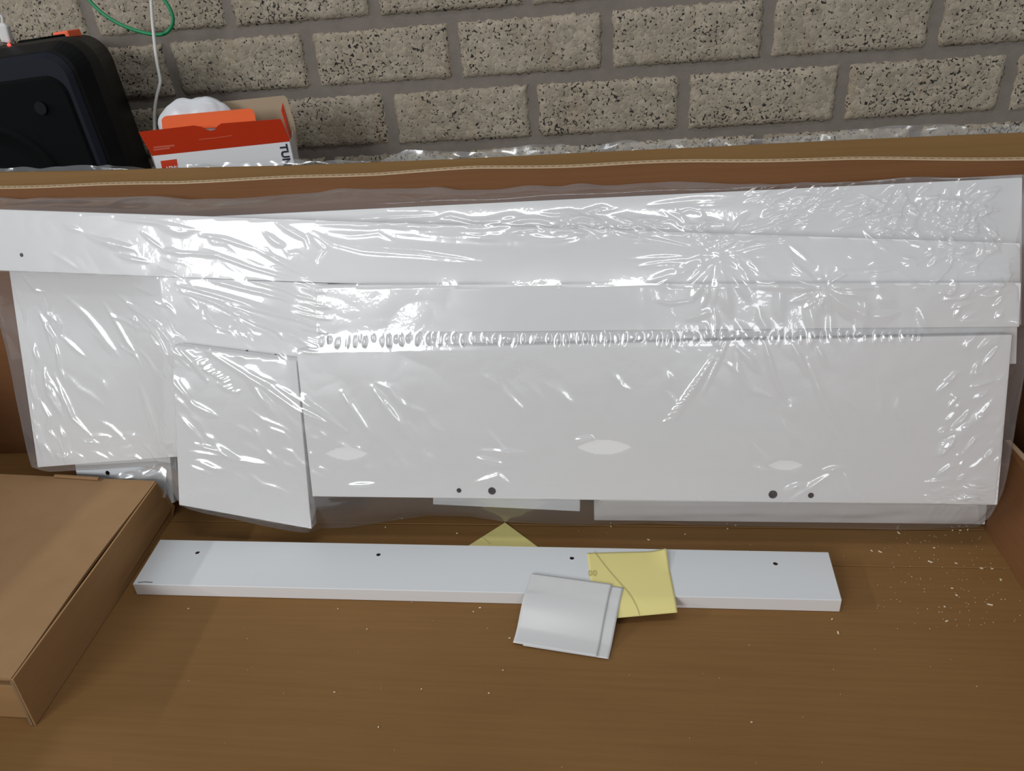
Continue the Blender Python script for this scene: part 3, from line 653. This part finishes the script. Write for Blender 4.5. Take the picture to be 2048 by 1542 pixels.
wsheet, wat = sheet('paper_sheet', wc, 'paper', lw_, 'glossy white paper folded over the front edge of the narrow board', curl=lambda U, V: .0022*np.sin(np.pi*np.clip((V-.3)/.5, 0, 1)))
wc2 = [fix(1068, 1150, lw_-.0009), fix(1247, 1175, lw_-.0009), fix(1217, 1318, lw_-.0009), fix(1046, 1291, lw_-.0009)]
w2, _ = sheet('back_leaf', wc2, 'paper', lw_-.0009, None, curl=lambda U, V: .0022*np.sin(np.pi*np.clip((V-.3)/.5, 0, 1))); w2.parent = wsheet

# ------------------------------------------------------------------ crumbs on the carton base
bm = bmesh.new()
def crumb(x, y, z, l, w, a, hh=.0006):
    c, s = math.cos(a), math.sin(a); P = [(-l, -w), (l, -w*.6), (l*.8, w), (-l*.7, w*.8)]
    prism(bm, [(x+p*c-r_*s, y+p*s+r_*c, z) for p, r_ in P], (0, 0, hh))
R = random.Random(5)
for px_, py_, l in ((1743, 1103, 1.4), (1760, 1105, 2.2), (1860, 1125, 2.6), (1868, 1097, 1.2), (1912, 1128, 1.3), (1963, 1137, 1.8), (1984, 1138, 1.4), (2001, 1160, 1.5), (1904, 1177, 1.2), (1913, 1191, 1.3), (1980, 1210, 2.8), (1893, 1243, 1.8), (1676, 1266, 1.8), (1664, 1239, 1.1), (1889, 1214, 1.0), (1797, 1067, 2.2), (1920, 1062, 1.5), (1905, 1062, 1.2), (1935, 1061, 1.6),
                    (804, 1038, 1.1), (914, 1068, 1.4), (771, 1056, 1.0), (1297, 1081, 1.8), (1370, 1070, 1.1), (1222, 1054, 1.1), (1019, 1277, 1.2), (960, 1216, 1.3), (947, 1224, .8), (734, 1259, .8), (377, 1218, .9), (669, 1385, 1.0), (978, 1387, .9), (843, 1379, .8), (1503, 1445, .9), (757, 1455, .9), (1006, 1341, .7), (1455, 1059, 1.0), (1471, 1052, 1.2), (676, 1218, .7)):
    p = onz(px_, py_, 0); crumb(p[0], p[1], .0002 if p[1] < .6035 else .0008, l*.0009, .0004+l*.00015, R.uniform(0, 3.1))
for _ in range(150):
    p = onz(R.uniform(1750, 2040), R.uniform(1065, 1260), 0)
    if p[0] < .378: crumb(p[0], p[1], .0002 if p[1] < .6035 else .0008, R.uniform(.0002, .0006), R.uniform(.0001, .0003), R.uniform(0, 3.1), .0003)
for _ in range(70):
    x_, y_ = R.uniform(-.4, .36), R.uniform(.345, .655)
    crumb(x_, y_, .0002 if y_ < .6035 else .0008, R.uniform(.0002, .0005), R.uniform(.0001, .0003), R.uniform(0, 3.1), .0003)
o = link('wood_crumbs', bm_mesh('wood_crumbs', bm), MT['dust']); tag(o, 'pale wood crumbs scattered over the brown carton base', 'crumbs'); o['kind'] = 'stuff'

# ------------------------------------------------------------------ flat cardboard box at the left
HB = .056
c0 = onz(27, 1357, HB); c1 = onz(315, 962, HB); ux = (c1-c0)/np.linalg.norm(c1-c0); vx = np.array([-ux[1], ux[0], 0])   # ux to the back, vx to the left
Lb = np.linalg.norm(c1-c0); WB = .33
fb = empty('flat_box', 'low flat brown cardboard box lying at the left on the carton base', 'box', loc=tuple(onz(70, 1440, 0)))
vr = onz(0, 948, HB)-c1; vr = vr/np.linalg.norm(vr); vf = onz(0, 1366, HB)-c0; vf = vf/np.linalg.norm(vf)
vf = vr*.6+vx*.4
def fp(a, l, z):
    f = min(1, max(0, a/Lb)); return c0*np.array([1, 1, 0])+ux*a+(vf*(1-f)+vr*f)*l+np.array([0, 0, z])
def fpart(o): return child(o, fb)
fpart(mk_prism('body', [fp(.003, .004, .0004), fp(Lb-.001, .004, .0004), fp(Lb-.001, WB, .0004), fp(.003, WB, .0004)], (0, 0, HB-.014), MT['boxside'], bevel=.0012, seg=2))
bm = bmesh.new()                         # lid: slightly bowed slab, inset a hair from the side panel
n_ = 14; T_ = []
for i in range(n_+1):
    f = i/n_; a = .0+f*(Lb); row = []
    for j in range(9):
        g_ = j/8; l = .0024+.0032*math.sin(math.pi*f)**2+g_*(WB-.003)
        row.append(fp(a, l, HB-.003+.0012*math.sin(math.pi*f)*math.sin(math.pi*min(1, g_*1.2))))
    T_.append(row)
vt = [[bm.verts.new(p+np.array([0, 0, .003])) for p in r] for r in T_]; vb = [[bm.verts.new(p) for p in r] for r in T_]
for i in range(n_):
    for j in range(8):
        bm.faces.new((vt[i][j], vt[i][j+1], vt[i+1][j+1], vt[i+1][j])); bm.faces.new((vb[i][j], vb[i+1][j], vb[i+1][j+1], vb[i][j+1]))
for i in range(n_):
    bm.faces.new((vt[i][0], vt[i+1][0], vb[i+1][0], vb[i][0])); bm.faces.new((vt[i][8], vb[i][8], vb[i+1][8], vt[i+1][8]))
for j in range(8):
    bm.faces.new((vt[0][j], vb[0][j], vb[0][j+1], vt[0][j+1])); bm.faces.new((vt[n_][j], vt[n_][j+1], vb[n_][j+1], vb[n_][j]))
lid = fpart(link('lid', bm_mesh('lid', bm), MT['box']))
# right side panel: a separate flap standing just outside the body; sticks out a little beyond the front
sfl = fpart(mk_prism('side_flap', [fp(-.0035, 0, .0004), fp(-.0005, 0, HB-.0004), fp(Lb*.5, 0, HB-.0012), fp(Lb-.002, 0, HB-.0006), fp(Lb+.010, -.004, .012), fp(Lb+.004, 0, .0004)], vx*.0020, MT['boxside'], bevel=.0003))
mk_prism('flap_edge', [fp(-.0040, .0022, .0010), fp(-.0010, .0014, HB-.0034), fp(-.0010, .0040, HB-.0034), fp(-.0040, .0050, .0010)], ux*.0014, MT['flute'], sfl)
p0 = onz(112, 951, HB+.001); p1 = onz(200, 957, HB+.001)
mk_prism('tuck_tab', [p0, p1, p1-ux*.004+np.array([0, 0, .0]), p0-ux*.004], (0, 0, .0026), MT['box'], lid, bevel=.0008, seg=2)
p2 = onz(198, 962, HB+.0005)
mk_prism('tab_slot', [p2, p2+ux*.006+vx*-.002, p2+ux*.006+vx*-.0032, p2+vx*-.0012], (0, 0, .0008), MT['flute'], lid)

# small clear hardware pouch standing behind the box
pa = [(205, 955), (270, 942), (325, 925), (331, 940), (336, 985), (250, 985)]
Pp = [pk(*pst(x, y, -.045), -.045) for x, y in pa]
nx, nv = 40, 24; P = np.zeros((nv, nx, 3)); nn = vnoise((nv, nx), (7, 10), 77)*.0016
for j in range(nv):
    for i in range(nx):
        u_, v_ = i/(nx-1), j/(nv-1); top_ = np.interp(u_, [0, .5, .95, 1], [955, 940, 926, 930]); x_ = 205+u_*(126+v_*6)
        s_, t_ = pst(x_, top_*(1-v_)+992*v_, -.049); P[j, i] = pk(s_, t_, -.049+nn[j, i]+.004*v_)
o = link('film_pouch', grid_mesh('film_pouch', P), MT['foil']); tag(o, 'small shiny clear plastic pouch corner behind the flat cardboard box', 'plastic film')

# ------------------------------------------------------------------ black loudspeaker
sp = empty('loudspeaker', 'black portable loudspeaker standing by the wall at the left', 'speaker', loc=(-.782, 1.05, .2))
def rrect(w, h, r, n=8):
    out = []
    for cx_, cz_, a0 in ((w/2-r, h/2-r, 0), (-w/2+r, h/2-r, 90), (-w/2+r, -h/2+r, 180), (w/2-r, -h/2+r, 270)):
        for i in range(n+1): a = math.radians(a0+90*i/n); out.append((cx_+r*math.cos(a), cz_+r*math.sin(a)))
    return out
def loft(name, secs, mat, parent, cap=True):
    bm = bmesh.new(); R_ = [[bm.verts.new((x, y, z)) for x, z in ring] for y, ring in secs]
    for a, c in zip(R_, R_[1:]):
        for i in range(len(a)): bm.faces.new((a[i], a[(i+1) % len(a)], c[(i+1) % len(a)], c[i]))
    if cap: bm.faces.new(R_[0]); bm.faces.new(R_[-1][::-1])
    return link(name, bm_mesh(name, bm), mat, parent)
SW, SH = .30, .300
def sh(ring, dz=0, dx=0): return [(x+dx, z+dz) for x, z in ring]
secs = [(-.098, rrect(SW-.030, SH-.040, .026)), (-.092, rrect(SW-.016, SH-.024, .030)), (-.070, rrect(SW-.002, SH-.006, .036)), (-.04, rrect(SW-.012, SH, .04)), (.02, rrect(SW-.09, SH-.002, .045)), (.13, rrect(SW-.19, SH-.004, .04)), (.14, rrect(SW-.21, SH-.03, .04))]
bd = loft('cabinet', [(y, sh(r_, .15)) for y, r_ in secs], MT['black'], sp)
loft('bezel', [(-.1015, sh(rrect(SW-.034, SH-.040, .026), .15)), (-.096, sh(rrect(SW-.022, SH-.028, .030), .15))], MT['bezel'], sp)
grl = loft('grille', [(-.1045, sh(rrect(SW-.052, SH-.068, .022), .141)), (-.1005, sh(rrect(SW-.042, SH-.058, .026), .141))], MT['grille'], sp)
bm = bmesh.new()
for k_, (rr, yy) in enumerate(((.085, -.1052), (.078, -.1075), (.070, -.1052))): pass
prof = [(.092, -.1040), (.090, -.1072), (.082, -.1072), (.078, -.1048), (.040, -.1040), (.030, -.1060), (.012, -.1075), (0.0005, -.108)]
Rg = [[bm.verts.new((r_*math.cos(2*math.pi*k_/40)-.012, y_, .125+r_*math.sin(2*math.pi*k_/40))) for k_ in range(40)] for r_, y_ in prof]
for a, c in zip(Rg, Rg[1:]):
    for k_ in range(40): bm.faces.new((a[k_], c[k_], c[(k_+1) % 40], a[(k_+1) % 40]))
link('driver', bm_mesh('driver', bm), MT['grille'], grl, smooth=True)
bm = bmesh.new(); cyl(bm, (.085, -.1075, .225), (0, 1, 0), .008, .006); link('badge', bm_mesh('badge', bm), MT['black'], grl)
bm = bmesh.new(); boxm(bm, .022, .046, .06, .09, .296, .306); tb_ = link('button', bm_mesh('button', bm, .002, 2), MT['orange'], bd)
bm = bmesh.new(); boxm(bm, .036, .070, -.035, .018, .2965, .3025); link('handle_recess', bm_mesh('handle_recess', bm, .002, 2), MT['grille'], bd)
ca, sa = math.cos(math.radians(3.2)), math.sin(math.radians(3.2))
for Yk in np.linspace(.955, 1.12, 200):
    pl = ony(18, 90, Yk)-np.array(sp.location); lx_, lz_ = pl[0]*ca+pl[2]*sa, -pl[0]*sa+pl[2]*ca
    if lz_ < .3005-.006*max(0, (1.0-Yk)/.045): break
lo = Vector((lx_, pl[1], lz_))
bm = bmesh.new(); bmesh.ops.create_uvsphere(bm, u_segments=12, v_segments=8, radius=.0022); 
for v_ in bm.verts: v_.co += lo
link('indicator_light', bm_mesh('indicator_light', bm), MT['led'], bd)
sp.rotation_euler = (0, math.radians(-3.2), 0)

# charging plug and lead at the speaker
pg = empty('charging_plug', 'white charging plug pushed into the top of the black loudspeaker', 'plug', loc=tuple(ony(13, 84, 1.0)))
b0 = Vector(ony(15, 84, 1.0)); b1 = Vector(ony(6, 46, 1.0)); dv = (b1-b0)
bm = bmesh.new()
x_, u_, n_ = frame(dv, (0, 1, 0)); rr = [(0, .0062, .0040), (.1, .0068, .0045), (.85, .0068, .0045), (1, .0040, .0034)]
Rg = [[bm.verts.new(b0+dv*f+x_*(w_*math.copysign(abs(math.cos(a))**.5, math.cos(a)))+u_*(h_*math.copysign(abs(math.sin(a))**.5, math.sin(a)))) for a in [2*math.pi*k_/20 for k_ in range(20)]] for f, w_, h_ in rr]
for a, c in zip(Rg, Rg[1:]):
    for k_ in range(20): bm.faces.new((a[k_], a[(k_+1) % 20], c[(k_+1) % 20], c[k_]))
bm.faces.new(Rg[0]); bm.faces.new(Rg[-1][::-1])
child(link('plug_body', bm_mesh('plug_body', bm), MT['cable']), pg)
child(tube('lead', [b1, b1+dv*.4, b1+dv*1.0+Vector((-.012, 0, 0)), b1+Vector((-.05, .05, .07)), b1+Vector((-.08, .12, .20))], .0019, MT['cable']), pg)

# ------------------------------------------------------------------ open retail box behind the carton
YB_ = .965
a0 = ony(304, 312, YB_); b0 = onz(580, 283, a0[2]); e1 = (b0-a0); RW = np.linalg.norm(e1); e1 = e1/RW; e2 = np.array([-e1[1], e1[0], 0]); ez = np.array([0, 0, 1.])
RD = .055; zf_ = a0[2]; zb_ = .2002
rb = empty('retail_box', 'open orange red and white retail box with its flaps up, behind the carton rim', 'box', loc=(a0[0], a0[1], zb_))
def rp(u, v, z): return a0*np.array([1, 1, 0])+e1*u+e2*v+ez*z
def rpart(o): return child(o, rb)
ct = .0009
fface = rpart(mk_prism('front_face', [rp(0, 0, zb_), rp(RW, 0, zb_), rp(RW, 0, zf_), rp(0, 0, zf_)], e2*ct, MT['whitecard']))
rpart(mk_prism('side_face', [rp(RW, 0, zb_), rp(RW, RD, zb_), rp(RW, RD, zf_+.004), rp(RW, 0, zf_)], -e1*ct, MT['whitecard']))
rpart(mk_prism('side_face', [rp(0, 0, zb_), rp(0, RD, zb_), rp(0, RD, zf_), rp(0, 0, zf_)], e1*ct, MT['whitecard']))
rpart(mk_prism('bottom_face', [rp(0, 0, zb_), rp(RW, 0, zb_), rp(RW, RD, zb_), rp(0, RD, zb_)], ez*ct, MT['whitecard']))
# red panel folded up and leaning out towards the viewer, with a thumb notch
lean = np.array([-e2[0]*.30, -e2[1]*.30, .954]); rh = .036
def rfp(u, k_): return rp(u, 0, zf_)+lean*k_
def px_u(x, y):                          # where a pixel meets the red panel plane
    nrm = np.cross(e1, lean); P0 = rp(0, 0, zf_); d = ray(x, y); kk = ((P0-O)@nrm)/(d@nrm); P_ = O+d*kk-P0
    return P_@e1, (P_@lean)/(lean@lean)
tl, tr_ = px_u(277, 264), px_u(561, 238)
nq = [px_u(x, y) for x, y in ((388, 251), (404, 254), (412, 259), (421, 262), (430, 259), (434, 253), (442, 247))]
poly = [(0, 0), (RW, 0), px_u(568, 252), tr_]+nq[::-1]+[tl]
fflap = rpart(mk_prism('front_flap', [rfp(u, k_) for u, k_ in poly], e2*ct, MT['red']))
strip_n = -np.cross(e1, lean)
if strip_n[1] > 0: strip_n = -strip_n
def rl(x, y): return rfp(*px_u(x, y))
strip('slot_line', [rl(398, 279), rl(430, 276), rl(464, 271)], .0008, strip_n, MT['faintred'], fflap, .0002)
for y_, x1 in ((295, 349), (300, 340)): strip('small_print', [rl(307, y_), rl(x1, y_-4)], .0022, strip_n, MT['faintred'], fflap, .0002)
# orange tuck flap standing behind it
def on_plane(x, y, v, z0=0):             # pixel on plane parallel to the front face at depth v
    P0 = rp(0, v, 0); d = ray(x, y); kk = ((P0-O)@e2)/(d@e2); return O+d*kk
v1 = .012
of = [on_plane(x, y, v1) for x, y in ((325, 262), (323, 240), (326, 235), (332, 232), (497, 217), (506, 220), (510, 230), (513, 250))]
rpart(mk_prism('tuck_flap', of, e2*ct, MT['orange_card']))
v2 = RD
bf = [on_plane(x, y, v2) for x, y in ((430, 215), (440, 204), (568, 191), (574, 196), (590, 250), (596, 300), (430, 300))]
rpart(mk_prism('back_face', bf, e2*ct, MT['innercard']))
bq = [rp(0, RD, zb_), rp(RW, RD, zb_), rp(RW, RD, zf_+.01), rp(0, RD, zf_+.01)]
rpart(mk_prism('back_face', bq, -e2*ct, MT['innercard']))
sf = [rp(RW, .006, zf_-.002), rp(RW, .034, zf_+.004), on_plane(566, 206, .040), on_plane(563, 222, .030)]
rpart(mk_prism('side_flap', sf, -e1*ct, MT['red']))
# logo patch and lettering on the white face
def fr(x, y): return on_plane(x, y, -.0002)
lg = [fr(321, 322), fr(353, 318), fr(358, 346), fr(327, 350)]
mk_prism('logo_patch', lg, -e2*.0002, MT['red'], fface)
ld = Vector(lg[1])-Vector(lg[0]); fn = tuple(-e2)
sz = .0125
text_mesh('logo_letters', 'JBL', sz, Vector(lg[0])+ld.normalized()*.0045+Vector((0, 0, -.0135-.003))+Vector(-e2)*.0006, ld, fn, MT['whitecard'], fface)
o_ = fr(559, 289)
text_mesh('title_letters', 'TUNE', .0138, Vector(o_)+Vector(-e2)*.0006, (0, 0, -1), fn, MT['ink'], fface, bold=.0004)
# white crumpled foam bag in the box
bm = bmesh.new(); bmesh.ops.create_icosphere(bm, subdivisions=5, radius=1)
cb = on_plane(396, 240, .032); ctr = Vector((cb[0], cb[1], zf_+.020))
for v_ in bm.verts:
    p = v_.co.copy(); k_ = 1+.06*noise.noise(p*1.4+Vector((3, 1, 2)))+.07*abs(noise.noise(p*2.3))+.012*noise.noise(p*6)
    if p.z > .5 and abs(p.x+.05) < .35: k_ -= .10*(1-abs(p.x+.05)/.35)
    q_ = Vector((p.x*.050*k_, p.y*.017*k_, p.z*.046*k_))
    v_.co = ctr+Vector(e1)*q_.x+Vector(e2)*q_.y+Vector((0, 0, q_.z))
o = link('packing_bag', bm_mesh('packing_bag', bm), MT['tissue'], smooth=True); tag(o, 'crumpled white packing bag sticking out of the open retail box', 'bag')

# ------------------------------------------------------------------ cables in front of the wall
def cy(x, y, Y): return ony(x, y, Y)
wcbl = tube('white_cable', [cy(292, -90, 1.17), cy(300, -30, 1.16), cy(304, 30, 1.14), cy(308, 75, 1.12), cy(314, 125, 1.10), cy(320, 158, 1.09), cy(319, 172, 1.085), cy(313, 195, 1.08), cy(309, 225, 1.075), cy(309, 258, 1.07), cy(311, 330, 1.05), Vector((-.635, 1.10, .215))], .0022, MT['cable'])
tag(wcbl, 'thin white cable hanging down the brick wall behind the retail box', 'cable')
gp = [(120, -60), (160, -22), (187, 10), (215, 34), (250, 53), (290, 66), (322, 69), (340, 58), (346, 38), (338, 14), (322, -8), (300, -40), (290, -80)]
gc = tube('green_cable', [cy(x, y, 1.145-.0001*i) for i, (x, y) in enumerate(gp)], .0026, MT['green'])
tag(gc, 'green cable hanging in a loop against the brick wall', 'cable')
